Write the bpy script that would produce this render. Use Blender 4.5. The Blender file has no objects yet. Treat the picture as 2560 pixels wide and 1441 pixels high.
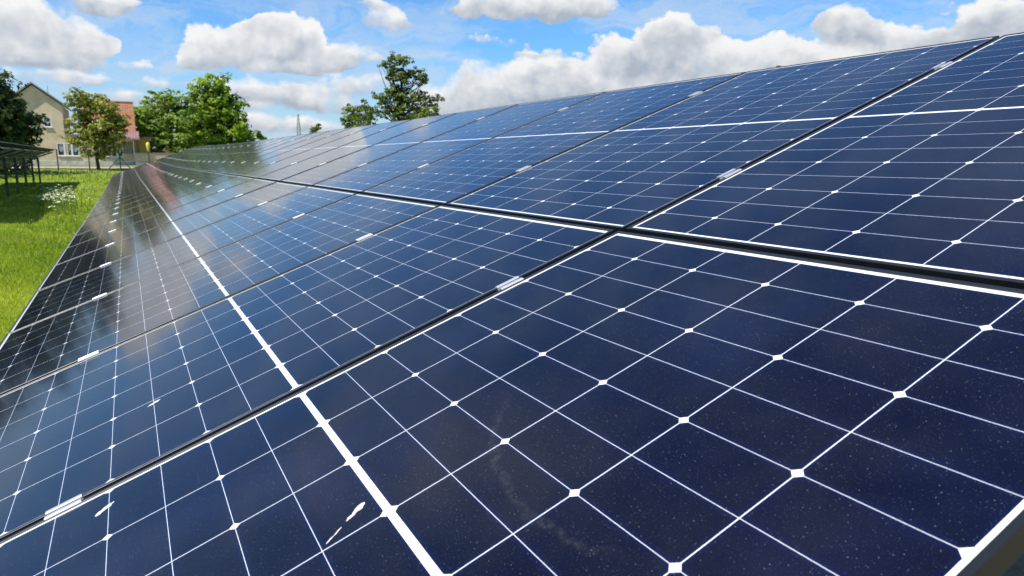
import bpy, math, random
import numpy as np
from mathutils import Matrix, Vector
R_ = math.radians
scene = bpy.context.scene
COL = scene.collection

# ---------------------------------------------------------------- geometry of the place
TILT = R_(20.55)                 # tilt of the module plane
CT, ST = math.cos(TILT), math.sin(TILT)
H0 = 1.08                        # height of the low edge of the near table
PW, PH = 1.134, 1.715            # module width / height
PU, PV = 1.1497, 1.7332          # module pitch along the row / up the slope
NCOL = 30

def gz(y):                       # height of the ground (it rises gently behind y=15)
    return float(np.interp(y, [-50, 14, 30, 46, 52, 68, 80, 100, 160], [0, 0, .10, .30, .42, .98, 1.25, 1.5, 1.6]))

def rise(y):                     # the far modules follow the ground a little
    return float(np.interp(y, [0, 14, 20, 25, 30, 36], [0, 0, .01, .05, .11, .14]))

# ---------------------------------------------------------------- camera
FPX = 1748.3                     # focal length in pixels of a 2560 px wide picture
CAM_ROWS = None
def rodr(w):
    w = np.array(w, float); t = np.linalg.norm(w); k = w/t
    K = np.array([[0,-k[2],k[1]],[k[2],0,-k[0]],[-k[1],k[0],0]])
    return np.eye(3)+math.sin(t)*K+(1-math.cos(t))*K@K
RC = rodr([-1.02120404, -1.11706666, -1.95104697])
B = np.array([[0, CT, ST], [1, 0, 0], [0, ST, -CT]])       # (along row, up slope, down through glass) -> world
CW = B @ np.array([-0.29032834, -0.09677737+PH/2, -0.53782687]) + np.array([0, 0, H0])
XC, YC, ZC = B@RC[0], B@RC[1], B@RC[2]
cam_d = bpy.data.cameras.new('camera'); cam = bpy.data.objects.new('camera', cam_d); COL.objects.link(cam)
m = Matrix(((XC[0], -YC[0], -ZC[0], CW[0]), (XC[1], -YC[1], -ZC[1], CW[1]), (XC[2], -YC[2], -ZC[2], CW[2]), (0,0,0,1)))
cam.matrix_world = m
cam_d.sensor_width = 36; cam_d.lens = FPX/2560*36
cam_d.clip_start = .02; cam_d.clip_end = 20000
cam_d.dof.use_dof = True; cam_d.dof.focus_distance = 1.7; cam_d.dof.aperture_fstop = 9
scene.camera = cam

def ray(px, py):
    d = XC*(px-1280)/FPX + YC*(py-720.5)/FPX + ZC
    return d/np.linalg.norm(d)
def at(px, py, dist):            # the point seen there, dist metres away along the row direction
    d = ray(px, py); return CW + d*(dist/d[1])

# ---------------------------------------------------------------- node helper
class NT:
    def __init__(s, tree): s.t = tree; s.n = tree.nodes; s.l = tree.links
    def link(s, a, sock):
        if isinstance(a, (int, float)): sock.default_value = a
        elif isinstance(a, (tuple, list)):
            sock.default_value = tuple(a) if len(a) == len(sock.default_value) else tuple(a)+(1,)*(len(sock.default_value)-len(a))
        else: s.l.new(a, sock)
    def m(s, op, a, b=None, c=None, clamp=False):
        n = s.n.new('ShaderNodeMath'); n.operation = op; n.use_clamp = clamp
        s.link(a, n.inputs[0])
        if b is not None: s.link(b, n.inputs[1])
        if c is not None: s.link(c, n.inputs[2])
        return n.outputs[0]
    def v(s, op, a, b=None, scale=None):
        n = s.n.new('ShaderNodeVectorMath'); n.operation = op
        s.link(a, n.inputs[0])
        if b is not None: s.link(b, n.inputs[1])
        if scale is not None: s.link(scale, n.inputs['Scale'])
        return n.outputs['Value'] if op in ('DOT_PRODUCT', 'LENGTH', 'DISTANCE') else n.outputs['Vector']
    def xyz(s, x, y, z):
        n = s.n.new('ShaderNodeCombineXYZ')
        for i, q in enumerate((x, y, z)): s.link(q, n.inputs[i])
        return n.outputs[0]
    def sep(s, a):
        n = s.n.new('ShaderNodeSeparateXYZ'); s.link(a, n.inputs[0]); return n.outputs
    def noise(s, vec, scale, detail=4, rough=.55, dist=0, col=False):
        n = s.n.new('ShaderNodeTexNoise'); s.link(vec, n.inputs['Vector'])
        n.inputs['Scale'].default_value = scale; n.inputs['Detail'].default_value = detail
        n.inputs['Roughness'].default_value = rough; n.inputs['Distortion'].default_value = dist
        return n.outputs['Color'] if col else n.outputs['Fac']
    def vor(s, vec, scale, feature='F1', rnd=1.0, smooth=None, dims=None):
        n = s.n.new('ShaderNodeTexVoronoi'); n.feature = feature
        if dims: n.voronoi_dimensions = dims
        s.link(vec, n.inputs['Vector'])
        n.inputs['Scale'].default_value = scale; n.inputs['Randomness'].default_value = rnd
        if smooth is not None: n.inputs['Smoothness'].default_value = smooth
        return n
    def ss(s, x, a, b, to0=0.0, to1=1.0, lin=False):
        n = s.n.new('ShaderNodeMapRange'); n.interpolation_type = 'LINEAR' if lin else 'SMOOTHSTEP'
        s.link(x, n.inputs[0]); n.inputs[1].default_value = a; n.inputs[2].default_value = b
        n.inputs[3].default_value = to0; n.inputs[4].default_value = to1
        return n.outputs[0]
    def mix(s, f, a, b, mode='MIX'):
        n = s.n.new('ShaderNodeMix'); n.data_type = 'RGBA'; n.blend_type = mode
        s.link(f, n.inputs[0]); s.link(a, n.inputs[6]); s.link(b, n.inputs[7])
        return n.outputs[2]
    def coord(s, kind='Object'):
        return s.n.new('ShaderNodeTexCoord').outputs[kind]

# ---------------------------------------------------------------- sky and sun
SUN_EL = R_(58)
sun_dir = Vector((-math.cos(R_(20))*math.cos(SUN_EL), -math.sin(R_(20))*math.cos(SUN_EL), math.sin(SUN_EL)))
world = bpy.data.worlds.new('World'); scene.world = world; world.use_nodes = True
world.cycles.sampling_method = 'MANUAL'; world.cycles.sample_map_resolution = 256
w = NT(world.node_tree); w.n.clear()
out = w.n.new('ShaderNodeOutputWorld'); bg = w.n.new('ShaderNodeBackground')
w.l.new(bg.outputs[0], out.inputs[0]); bg.inputs[1].default_value = .12
sky = w.n.new('ShaderNodeTexSky'); sky.sky_type = 'NISHITA'; sky.sun_disc = False
sky.sun_elevation = SUN_EL; sky.sun_rotation = math.atan2(sun_dir.x, sun_dir.y)
sky.air_density = 1.0; sky.dust_density = .4; sky.ozone_density = 2.5
CLO, CHI, VCOL, SKYM = (2.5, 2.85, 3.4), (5.5, 5.5, 5.5), (3.5, 4.2, 5.0), (.42, .74, 1.02)
D = w.coord('Generated')
dx, dy, dz = w.sep(D)
az = w.m('ARCTAN2', dx, dy)
el = w.m('ARCSINE', dz)
p0 = w.xyz(az, el, 0)
warp = w.noise(w.xyz(az, w.m('MULTIPLY', el, 1.5), 3.3), 9, 6, .6, col=True)
warp = w.v('SUBTRACT', warp, (.5, .5, .5))
wp = w.v('MULTIPLY', warp, (.085, .05, 0))
P = w.v('ADD', p0, wp)
# (pixel x, pixel y, half width, half height up, flatness of the base, weight)
CL = [(70,90,215,105,1.2,1.1),(0,35,200,80,1,1),(228,98,70,62,1.3,1),(280,6,125,34,1,.6),(110,140,180,55,1.3,.9),
      (600,128,165,84,1.5,1.15),(690,98,115,84,1.3,1.2),(770,105,66,76,1.3,1.1),(510,148,85,44,1.6,1),(860,145,110,56,1.3,.8),(760,162,170,30,1.5,.8),
      (335,150,60,24,1.1,.30),(110,192,180,32,1,.5),(250,192,50,22,1.2,.5),
      (640,228,180,50,1,.62),(770,238,150,50,1,.6),(890,215,110,40,1.1,.42),(690,318,260,34,1,.62),(430,208,110,34,1.1,.5),(300,240,160,28,1.1,.3),(540,270,220,26,1,.3),(880,262,150,30,1,.3),
      (930,14,90,28,1.2,.5),(985,52,95,40,1.3,.55),(1320,28,210,58,1.5,1.05),(1490,15,90,42,1.3,.8),
      (1240,220,135,80,1,1.05),(1400,205,200,88,1,1.15),(1600,150,170,90,1,1.05),(1700,92,120,72,1,1.0),(1870,165,240,88,1,1.05),
      (2110,78,110,66,1,1.05),(2250,120,160,76,1,1.05),(2480,90,210,120,1,1.2),(2080,190,380,90,1,1.15),(1140,265,150,62,1,.72),(1500,250,300,80,1,1.0),(1220,108,200,22,1.2,.26),(1360,130,160,16,1.2,.22)]
W = None; T = None
for (cx, cy, rx, ry, fl, wt) in CL:
    d = ray(cx, cy); a0, e0 = math.atan2(d[0], d[1]), math.asin(d[2])
    d1 = ray(cx+rx, cy); d2 = ray(cx, cy-ry)
    ra = math.hypot(math.atan2(d1[0], d1[1])-a0, math.asin(d1[2])-e0); re = abs(math.asin(d2[2])-e0)
    q = w.v('MULTIPLY', w.v('SUBTRACT', P, (a0, e0, 0)), (1/ra, 1/re, 0))
    q2 = w.v('MAXIMUM', q, w.v('MULTIPLY', q, (1, -fl, 0)))
    dd = w.v('DOT_PRODUCT', q2, q2)
    f = w.m('SUBTRACT', 1.15, dd, clamp=False); f = w.m('MAXIMUM', f, 0)
    f = w.m('MULTIPLY', f, f); f = w.m('MULTIPLY', f, wt)
    t = w.m('MULTIPLY', f, w.v('DOT_PRODUCT', q, (0, 1, 0)))
    W = f if W is None else w.m('ADD', W, f)
    T = t if T is None else w.m('ADD', T, t)
hgt = w.m('DIVIDE', T, w.m('ADD', W, .02))                     # -1 base .. +1 top of the cloud
Wf = w.m('SQRT', W)
PN = w.v('ADD', p0, w.v('MULTIPLY', warp, (.035, .03, 0)))
PN = w.v('MULTIPLY', PN, (1, 1.1, 1))
def billow(vec, det):
    n1 = w.noise(vec, 15, det, .69)
    v1 = w.vor(vec, 17, 'SMOOTH_F1', 1, .5, '2D').outputs['Distance']
    v2 = w.vor(vec, 44, 'SMOOTH_F1', 1, .4, '2D').outputs['Distance']
    v3 = w.vor(vec, 105, 'SMOOTH_F1', 1, .3, '2D').outputs['Distance']
    s_ = w.m('ADD', w.m('MULTIPLY', n1, 1.0), w.m('MULTIPLY', v1, -.45))
    return w.m('ADD', w.m('ADD', s_, w.m('MULTIPLY', v2, -.24)), w.m('MULTIPLY', v3, -.13))
b0 = billow(PN, 9)
def relief(vec):
    n1 = w.noise(vec, 13, 6, .55)
    v2 = w.vor(vec, 44, 'SMOOTH_F1', 1, .4, '2D').outputs['Distance']
    v3 = w.vor(vec, 105, 'SMOOTH_F1', 1, .3, '2D').outputs['Distance']
    return w.m('ADD', n1, w.m('ADD', w.m('MULTIPLY', v2, -.22), w.m('MULTIPLY', v3, -.10)))
b1 = w.m('SUBTRACT', relief(PN), relief(w.v('ADD', PN, (-.011, .017, 0))))
big = w.noise(PN, 7, 3, .5)
# overhead and behind the camera: loose fair-weather clouds on a flat layer
inv = w.m('DIVIDE', 1, w.m('ADD', w.m('MAXIMUM', dz, 0), .12))
lay = w.v('SCALE', D, scale=inv)
lay = w.v('MULTIPLY', lay, (1, 1, 0))
gn = w.noise(lay, 1.15, 7, .56, .25)
gn2 = w.noise(w.v('ADD', lay, (-.06, -.04, 0)), 1.15, 3, .56, .25)
outside = w.m('MAXIMUM', w.ss(el, .27, .45), w.m('MAXIMUM', w.ss(az, -.42, -.62), w.ss(az, 1.15, 1.4)))
GW = w.m('MULTIPLY', w.m('MULTIPLY', w.ss(gn, .47, .64), outside), w.ss(az, .30, -.10, .12, .85))
dens = w.m('ADD', Wf, w.m('MULTIPLY', w.m('SUBTRACT', b0, .15), 1.3))
crisp = w.m('SUBTRACT', w.noise(p0, 5, 2), w.ss(el, .125, .07, 0, .35))
M1 = w.m('ADD', w.m('MULTIPLY', w.ss(dens, .42, .64), w.ss(crisp, .38, .55)), w.m('MULTIPLY', w.ss(dens, .30, .95), w.ss(crisp, .55, .38)))
M1 = w.m('MULTIPLY', M1, w.ss(Wf, .0, .16))
veil_n = w.noise(w.v('MULTIPLY', w.v('ADD', p0, w.v('MULTIPLY', warp, (.3, .1, 0))), (1, 5, 1)), 4.5, 7, .62)
veil = w.m('MULTIPLY', w.ss(veil_n, .38, .68), w.ss(el, .40, .02, .25, .95))
hz = w.ss(el, .17, .0, 0, .7)
M = w.m('MAXIMUM', M1, GW)
# shading of the clouds: relief towards the sun, brighter crowns, greyer bases
rel = w.m('MULTIPLY', b1, 1.25)
sh = w.m('ADD', w.m('MULTIPLY', hgt, .85), w.m('ADD', .50, rel))
sh = w.m('ADD', sh, w.m('MULTIPLY', w.m('SUBTRACT', big, .5), .9))
rim = w.m('MULTIPLY', w.ss(dens, .95, .5), w.ss(hgt, -.2, .4))
sh = w.m('ADD', sh, w.m('MULTIPLY', rim, .30), clamp=True)
sh = w.m('SUBTRACT', sh, w.m('MULTIPLY', w.m('MULTIPLY', w.ss(az, .15, .7), w.ss(hgt, .75, .15)), .22), clamp=True)     # the bank on the right is thicker and greyer
ccol = w.mix(sh, CLO, CHI)
gsh = w.m('ADD', .5, w.m('MULTIPLY', w.m('SUBTRACT', gn, gn2), 3.5), clamp=True)
gcol = w.mix(gsh, (1.9, 2.3, 3.2), (4.2, 4.5, 5.0))
ccol = w.mix(w.ss(w.m('SUBTRACT', GW, M1), 0, .3), ccol, gcol)
skyc = w.mix(1.0, sky.outputs[0], SKYM, 'MULTIPLY')
skyc = w.mix(w.ss(el, .50, .95), skyc, w.mix(1.0, skyc, (.55, .66, .85), 'MULTIPLY'))      # deeper blue overhead
c1 = w.mix(veil, skyc, VCOL)
c1 = w.mix(hz, c1, (3.2, 3.9, 4.5))
c2 = w.mix(M, c1, ccol)
w.l.new(c2, bg.inputs[0])

sun_d = bpy.data.lights.new('sun', 'SUN'); sun_d.energy = 4.8; sun_d.angle = R_(.53); sun_d.color = (1, .955, .89)
sun = bpy.data.objects.new('sun', sun_d); COL.objects.link(sun)
sun.rotation_euler = (-sun_dir).to_track_quat('-Z', 'Y').to_euler(); sun.location = (-20, -10, 30)

vs = scene.view_settings
vs.view_transform = 'Standard'; vs.look = 'None'; vs.gamma = 1; vs.use_curve_mapping = False
vs.exposure = .5
scene.cycles.max_bounces = 6

# ---------------------------------------------------------------- materials
def mat(name):
    mt = bpy.data.materials.new(name); mt.use_nodes = True
    s = NT(mt.node_tree); return mt, s, s.n['Principled BSDF']

def plain(name, col, rough=.7, metal=0., var=.15, scale=6., bump=0., col2=None, spec=.5, bscale=None):
    mt, s, b = mat(name)
    o = s.coord(); n = s.noise(o, scale, 5, .6)
    f = s.ss(n, .3, .7)
    c2 = col2 if col2 else tuple(c*(1-var*2) for c in col)
    s.l.new(s.mix(f, c2, col), b.inputs['Base Color'])
    b.inputs['Roughness'].default_value = rough; b.inputs['Metallic'].default_value = metal
    b.inputs['Specular IOR Level'].default_value = spec
    if bump:
        bn = s.n.new('ShaderNodeBump'); bn.inputs['Strength'].default_value = 1; bn.inputs['Distance'].default_value = bump
        s.l.new(s.noise(o, bscale or scale*6, 4), bn.inputs['Height']); s.l.new(bn.outputs[0], b.inputs['Normal'])
    return mt

def cell_material(name, smear=False):
    mt, s, b = mat(name)
    o = s.coord(); x, y, z = s.sep(s.v('SCALE', o, scale=1000.))        # millimetres
    pitch = 92.6
    ax = s.m('ABSOLUTE', x)
    gx = s.m('ABSOLUTE', s.m('SUBTRACT', x, s.m('MULTIPLY', s.m('ROUND', s.m('DIVIDE', x, 184.)), 184.)))
    yy = s.m('SUBTRACT', s.m('ABSOLUTE', y), 5.6)
    g1 = s.m('ABSOLUTE', s.m('SUBTRACT', yy, s.m('MULTIPLY', s.m('ROUND', s.m('DIVIDE', yy, pitch)), pitch)))
    g2 = s.m('ABSOLUTE', s.m('SUBTRACT', yy, s.m('MULTIPLY', s.m('ROUND', s.m('DIVIDE', yy, 2*pitch)), 2*pitch)))
    wh = s.m('LESS_THAN', gx, .76)
    wh = s.m('MAXIMUM', wh, s.m('LESS_THAN', g1, .41))
    wh = s.m('MAXIMUM', wh, s.m('LESS_THAN', s.m('ADD', gx, g2), 9.0))
    wh = s.m('MAXIMUM', wh, s.m('GREATER_THAN', ax, 551.))
    # outermost corners of the cells next to the frame
    ex = s.m('SUBTRACT', 552., ax)
    wh = s.m('MAXIMUM', wh, s.m('LESS_THAN', s.m('ADD', ex, g2), 10.2))
    wh = s.m('MAXIMUM', wh, s.m('LESS_THAN', yy, 0.))
    wh = s.m('MAXIMUM', wh, s.m('GREATER_THAN', yy, 9*pitch-.6))
    # tone of each cell
    ci = s.xyz(s.m('FLOOR', s.m('DIVIDE', x, 184.)), s.m('FLOOR', s.m('DIVIDE', y, pitch)), 0)
    wn = s.n.new('ShaderNodeTexWhiteNoise'); wn.noise_dimensions = '4D'; s.l.new(ci, wn.inputs['Vector'])
    oi = s.n.new('ShaderNodeObjectInfo'); s.l.new(oi.outputs['Random'], wn.inputs['W'])
    big = s.noise(o, 2.2, 3)
    tone = s.m('ADD', s.m('MULTIPLY', wn.outputs['Value'], .35), s.m('MULTIPLY', big, .65))
    cell = s.mix(tone, (.0010, .0012, .0085), (.0030, .0024, .0100))
    glow = s.noise(s.v('ADD', o, s.xyz(s.m('MULTIPLY', oi.outputs['Random'], 7.), 0, 0)), 2.6, 3, .5)
    cell = s.mix(s.m('MULTIPLY', s.ss(glow, .46, .72), .5), cell, (.0022, .0065, .034))
    edge = s.m('MULTIPLY', s.ss(s.m('MINIMUM', gx, g1), 9, 1), .5)       # anti-reflex coat is bluer at the rim of a cell
    cell = s.mix(edge, cell, (.002, .007, .045))
    col = s.mix(wh, cell, (.72, .73, .72))
    # dust and specks
    rv = s.v('ADD', o, s.xyz(s.m('MULTIPLY', oi.outputs['Random'], 17.), s.m('MULTIPLY', oi.outputs['Random'], 9.), 0))
    sp = None
    for sc, thr, st in ((150, .080, .30), (280, .105, .17), (560, .14, .10)):
        vn = s.vor(rv, sc, 'F1', 1, None, '2D')
        r = s.sep(vn.outputs['Color'])[0]
        rr = s.m('MULTIPLY', s.m('POWER', r, 5.), thr)
        k = s.m('MULTIPLY', s.m('LESS_THAN', vn.outputs['Distance'], rr), st)
        sp = k if sp is None else s.m('MAXIMUM', sp, k)
    film = s.noise(rv, 5, 6, .65)
    dust = s.m('ADD', .0010, s.m('MULTIPLY', s.ss(film, .35, .8), .008))
    if smear:
        # wiped arc of dried dirt
        X = s.m('SUBTRACT', s.m('MULTIPLY', x, -.001), .40-PW/2); Y = s.m('SUBTRACT', s.m('MULTIPLY', y, .001), 1.355-PH/2)
        rr = s.m('SQRT', s.m('ADD', s.m('MULTIPLY', X, X), s.m('MULTIPLY', Y, Y)))
        nz = s.noise(o, 16, 5, .6)
        dr = s.m('ABSOLUTE', s.m('ADD', s.m('SUBTRACT', rr, .366), s.m('MULTIPLY', s.m('SUBTRACT', nz, .5), .05)))
        an = s.m('ARCTAN2', Y, X)
        k = s.m('MULTIPLY', s.ss(dr, .011, .0), s.m('MULTIPLY', s.ss(an, -2.1, -1.7), s.ss(an, -.55, -1.0)))
        k = s.m('MULTIPLY', k, s.ss(s.noise(o, 90, 4, .7), .35, .7))
        dust = s.m('ADD', dust, s.m('MULTIPLY', k, .032))
    col = s.mix(dust, col, (.62, .62, .60))
    col = s.mix(sp, col, (.60, .61, .62))
    s.l.new(col, b.inputs['Base Color'])
    b.inputs['IOR'].default_value = 1.5
    s.l.new(s.ss(sp, 0, 1, .085, .6), b.inputs['Roughness'])
    bn = s.n.new('ShaderNodeBump'); bn.inputs['Strength'].default_value = .25; bn.inputs['Distance'].default_value = .002
    s.l.new(s.noise(rv, 3, 2), bn.inputs['Height']); s.l.new(bn.outputs[0], b.inputs['Normal'])
    return mt

M = {}
M['cells'] = cell_material('solar_glass')
M['cells_smear'] = cell_material('solar_glass_wiped', True)
M['frame'] = plain('black_anodised_aluminium', (.014, .015, .017), .36, 0, .08, 30)
M['frame'].node_tree.nodes['Principled BSDF'].inputs['IOR'].default_value = 1.5
def back_material():
    mt, s, b = mat('see_through_back_glass')
    o = s.coord(); x, y, z = s.sep(s.v('SCALE', o, scale=1000.))
    gx = s.m('ABSOLUTE', s.m('SUBTRACT', x, s.m('MULTIPLY', s.m('ROUND', s.m('DIVIDE', x, 184.)), 184.)))
    ln = s.m('MAXIMUM', s.m('LESS_THAN', gx, 3.), s.m('GREATER_THAN', s.m('ABSOLUTE', x), 548.))
    ln = s.m('MAXIMUM', ln, s.m('LESS_THAN', s.m('ABSOLUTE', y), 8.))
    s.l.new(s.mix(ln, (.022, .024, .028), (.20, .21, .19)), b.inputs['Base Color']); b.inputs['Roughness'].default_value = .3
    return mt
M['back'] = back_material()
M['steel_dark'] = plain('shade_darkened_steel', (.10, .11, .115), .6, .3, .15, 9)  # left posts and braces: shade under the table put into the steel colour
M['alu'] = plain('bare_aluminium', (.66, .67, .68), .5, .75, .05, 40)
M['bolt'] = plain('stainless_bolt', (.55, .55, .54), .3, 1, .1, 60)
M['steel'] = plain('galvanised_steel', (.36, .38, .39), .5, .6, .15, 9)
M['render'] = plain('rough_tan_render', (.73, .60, .40), .95, 0, 0, 1.2, .02, (.58, .475, .31), .1, 14)
M['render2'] = plain('tan_wall_render', (.62, .50, .32), .95, 0, 0, 1.5, .02, (.44, .38, .27), .1, 14)
M['greywall'] = plain('olive_grey_panel', (.25, .25, .19), .9, 0, .08, 2, 0, None, .1)
M['yellow'] = plain('yellow_paint', (.60, .42, .09), .85, 0, .06, 2, 0, None, .1)
M['white'] = plain('white_paint', (.78, .78, .76), .6, 0, .04, 5)
M['plinth'] = plain('whitewashed_plinth', (.66, .66, .64), .9, 0, 0, 1.6, 0, (.42, .42, .38), .1)
M['glass'] = plain('window_glass', (.05, .06, .07), .08, 0, .2, 1)
M['curtain'] = plain('net_curtain', (.42, .44, .48), .9, 0, .15, 8)
M['verge'] = plain('grey_roof_edge', (.30, .31, .33), .6, 0, .1, 2)
M['pink'] = plain('pink_sheet_roof', (.30, .15, .14), .5, .1, .1, 1.2)
M['bark'] = plain('dark_bark', (.075, .06, .045), .95, 0, .25, 7, .02, None, .2)
M['post_green'] = plain('green_post_paint', (.035, .06, .048), .6, 0, .15, 6)
M['yellow_cap'] = plain('yellow_plastic', (.75, .60, .08), .5, 0, .05, 6)
M['wire'] = plain('fence_wire', (.22, .25, .23), .5, .3, .1, 6)
M['dropping'] = plain('dried_bird_dropping', (.74, .73, .69), .9, 0, 0, 120, .0006, (.42, .41, .37), .2, 900)
M['mast'] = plain('mast_steel', (.22, .27, .30), .7, 0, .1, 1)
M['umbel'] = plain('white_flower_heads', (.60, .66, .38), .9, 0, .1, 20, 0, None, .1)
M['daisy'] = plain('small_white_flowers', (.76, .76, .66), .9, 0, .08, 20, 0, None, .1)

M['stem'] = plain('green_flower_stems', (.17, .25, .04), .9, 0, .1, 20, 0, None, .1)

def tile_material():
    mt, s, b = mat('red_roof_tiles')
    o = s.coord(); x, y, z = s.sep(o)
    fx = s.m('ABSOLUTE', s.m('SINE', s.m('MULTIPLY', x, math.pi/.24)))
    fz = s.m('FRACT', s.m('MULTIPLY', z, 1/.24))
    k = s.m('MULTIPLY', s.ss(fx, 0, .45, .55, 1), s.ss(fz, 0, .25, .6, 1))
    n = s.noise(o, 3, 5)
    c = s.mix(s.ss(n, .3, .7), (.25, .10, .05), (.35, .15, .075))
    s.l.new(s.mix(1, c, s.xyz(k, k, k), 'MULTIPLY'), b.inputs['Base Color'])
    b.inputs['Roughness'].default_value = .85
    return mt
M['tiles'] = tile_material()

def leaf_material(name, dark, light, trans=.35):
    mt, s, b = mat(name)
    at_ = s.n.new('ShaderNodeAttribute'); at_.attribute_name = 'tone'
    c = s.mix(at_.outputs['Fac'], dark, light)
    s.l.new(c, b.inputs['Base Color']); b.inputs['Roughness'].default_value = .55
    b.inputs['Specular IOR Level'].default_value = .3
    tr = s.n.new('ShaderNodeBsdfTranslucent')
    s.l.new(s.mix(1, c, (1.5, 1.45, .55), 'MULTIPLY'), tr.inputs[0])
    mx = s.n.new('ShaderNodeMixShader'); mx.inputs[0].default_value = trans
    s.l.new(b.outputs[0], mx.inputs[1]); s.l.new(tr.outputs[0], mx.inputs[2])
    s.l.new(mx.outputs[0], s.n['Material Output'].inputs[0])
    return mt

def ground_material():
    mt, s, b = mat('meadow_soil')
    o = s.coord(); x, y, z = s.sep(o)
    n1 = s.noise(o, .35, 5, .6); n2 = s.noise(o, 2.6, 6, .65); n3 = s.noise(o, 22, 5, .7)
    g = s.mix(s.ss(n2, .3, .7), (.13, .20, .016), (.22, .31, .028))
    g = s.mix(s.ss(n3, .35, .7), g, (.22, .27, .05))
    dry = s.m('MULTIPLY', s.ss(n1, .56, .70), s.ss(n2, .35, .6))
    g = s.mix(dry, g, (.21, .165, .085))
    soil = s.mix(s.ss(n2, .3, .7), (.15, .125, .075), (.25, .215, .145))
    nx = s.m('ADD', x, s.m('MULTIPLY', s.m('SUBTRACT', n2, .5), .8))
    under = s.m('MULTIPLY', s.ss(nx, .3, .9), s.ss(nx, 7.6, 6.4))
    g = s.mix(under, g, soil)
    s.l.new(g, b.inputs['Base Color']); b.inputs['Roughness'].default_value = 1; b.inputs['Specular IOR Level'].default_value = .05
    bn = s.n.new('ShaderNodeBump'); bn.inputs['Strength'].default_value = 1; bn.inputs['Distance'].default_value = .05
    s.l.new(n3, bn.inputs['Height']); s.l.new(bn.outputs[0], b.inputs['Normal'])
    return mt
M['ground'] = ground_material()
M['path'] = plain('pale_gravel_path', (.42, .36, .26), 1, 0, 0, 1.2, .02, (.30, .27, .19), .05)
M['verge_grass'] = plain('dry_verge_grass', (.26, .24, .06), 1, 0, 0, 1.5, .05, (.12, .15, .03), .05)

# ---------------------------------------------------------------- object helpers
def tag(o, label=None, cat=None, group=None, kind=None):
    if label: o['label'] = label
    if cat: o['category'] = cat
    if group: o['group'] = group
    if kind: o['kind'] = kind
    return o
def empty(name, loc=(0,0,0), **k):
    o = bpy.data.objects.new(name, None); COL.objects.link(o); o.location = loc; o.empty_display_size = .2
    return tag(o, **k)
class MB:
    def __init__(s): s.v = []; s.f = []; s.mi = []
    def box(s, c, d, mi=0, rot=None):
        c = Vector(c); b = len(s.v)
        for i in (-1, 1):
            for j in (-1, 1):
                for k in (-1, 1):
                    p = Vector((i*d[0]/2, j*d[1]/2, k*d[2]/2))
                    if rot: p = rot @ p
                    s.v.append(tuple(c+p))
        for f in ((0,1,3,2),(4,6,7,5),(0,4,5,1),(2,3,7,6),(0,2,6,4),(1,5,7,3)):
            s.f.append(tuple(b+i for i in f)); s.mi.append(mi)
        return s
    def bar(s, a, b_, wd, hg, mi=0):         # box beam between two points
        a = Vector(a); b_ = Vector(b_); d = b_-a
        z = d.normalized(); up = Vector((0,0,1)) if abs(z.z) < .95 else Vector((0,1,0))
        x = z.cross(up).normalized(); y = x.cross(z)
        b = len(s.v)
        for p in (a, b_):
            for i, j in ((-1,-1),(1,-1),(1,1),(-1,1)):
                s.v.append(tuple(p + x*i*wd/2 + y*j*hg/2))
        for f in ((3,2,1,0),(4,5,6,7),(0,1,5,4),(1,2,6,5),(2,3,7,6),(3,0,4,7)):
            s.f.append(tuple(b+i for i in f)); s.mi.append(mi)
        return s
    def tube(s, pts, rad, n=8, mi=0):
        b0 = len(s.v); pts = [Vector(p) for p in pts]
        for i, p in enumerate(pts):
            d = (pts[min(i+1, len(pts)-1)]-pts[max(i-1, 0)]).normalized()
            up = Vector((0,0,1)) if abs(d.z) < .9 else Vector((0,1,0))
            x = d.cross(up).normalized(); y = d.cross(x)
            r = rad[i] if isinstance(rad, (list, tuple)) else rad
            for k in range(n):
                a = 2*math.pi*k/n; s.v.append(tuple(p+x*math.cos(a)*r+y*math.sin(a)*r))
        for i in range(len(pts)-1):
            for k in range(n):
                a, b = b0+i*n+k, b0+i*n+(k+1) % n
                s.f.append((a, b, b+n, a+n)); s.mi.append(mi)
        s.f.append(tuple(b0+k for k in range(n))[::-1]); s.mi.append(mi)
        s.f.append(tuple(b0+(len(pts)-1)*n+k for k in range(n))); s.mi.append(mi)
        return s
    def poly(s, pts, mi=0):
        b = len(s.v); s.v += [tuple(p) for p in pts]; s.f.append(tuple(range(b, b+len(pts)))); s.mi.append(mi); return s
    def prism(s, pts2, y0, y1, mi=0):        # outline in x,z extruded along y (counter-clockwise seen from -y)
        b = len(s.v); n = len(pts2)
        s.v += [(p[0], y0, p[1]) for p in pts2]+[(p[0], y1, p[1]) for p in pts2]
        s.f.append(tuple(range(b, b+n))); s.mi.append(mi)
        s.f.append(tuple(range(b+n, b+2*n))[::-1]); s.mi.append(mi)
        for i in range(n):
            j = (i+1) % n; s.f.append((b+j, b+i, b+n+i, b+n+j)); s.mi.append(mi)
        return s
    def build(s, name, mats, parent=None, smooth=False, loc=None):
        me = bpy.data.meshes.new(name); me.from_pydata(s.v, [], s.f)
        for mt in (mats if isinstance(mats, (list, tuple)) else [mats]): me.materials.append(mt)
        me.polygons.foreach_set('material_index', s.mi)
        if smooth: me.polygons.foreach_set('use_smooth', [True]*len(s.f))
        me.update()
        o = bpy.data.objects.new(name, me); COL.objects.link(o)
        if parent: o.parent = parent
        if loc: o.location = loc
        return o
ORD = ['first','second','third','fourth','fifth','sixth','seventh','eighth','ninth','tenth','eleventh','twelfth','thirteenth','fourteenth','fifteenth','sixteenth','seventeenth','eighteenth','nineteenth','twentieth']
TENS = {2: 'twenty', 3: 'thirty'}
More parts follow.
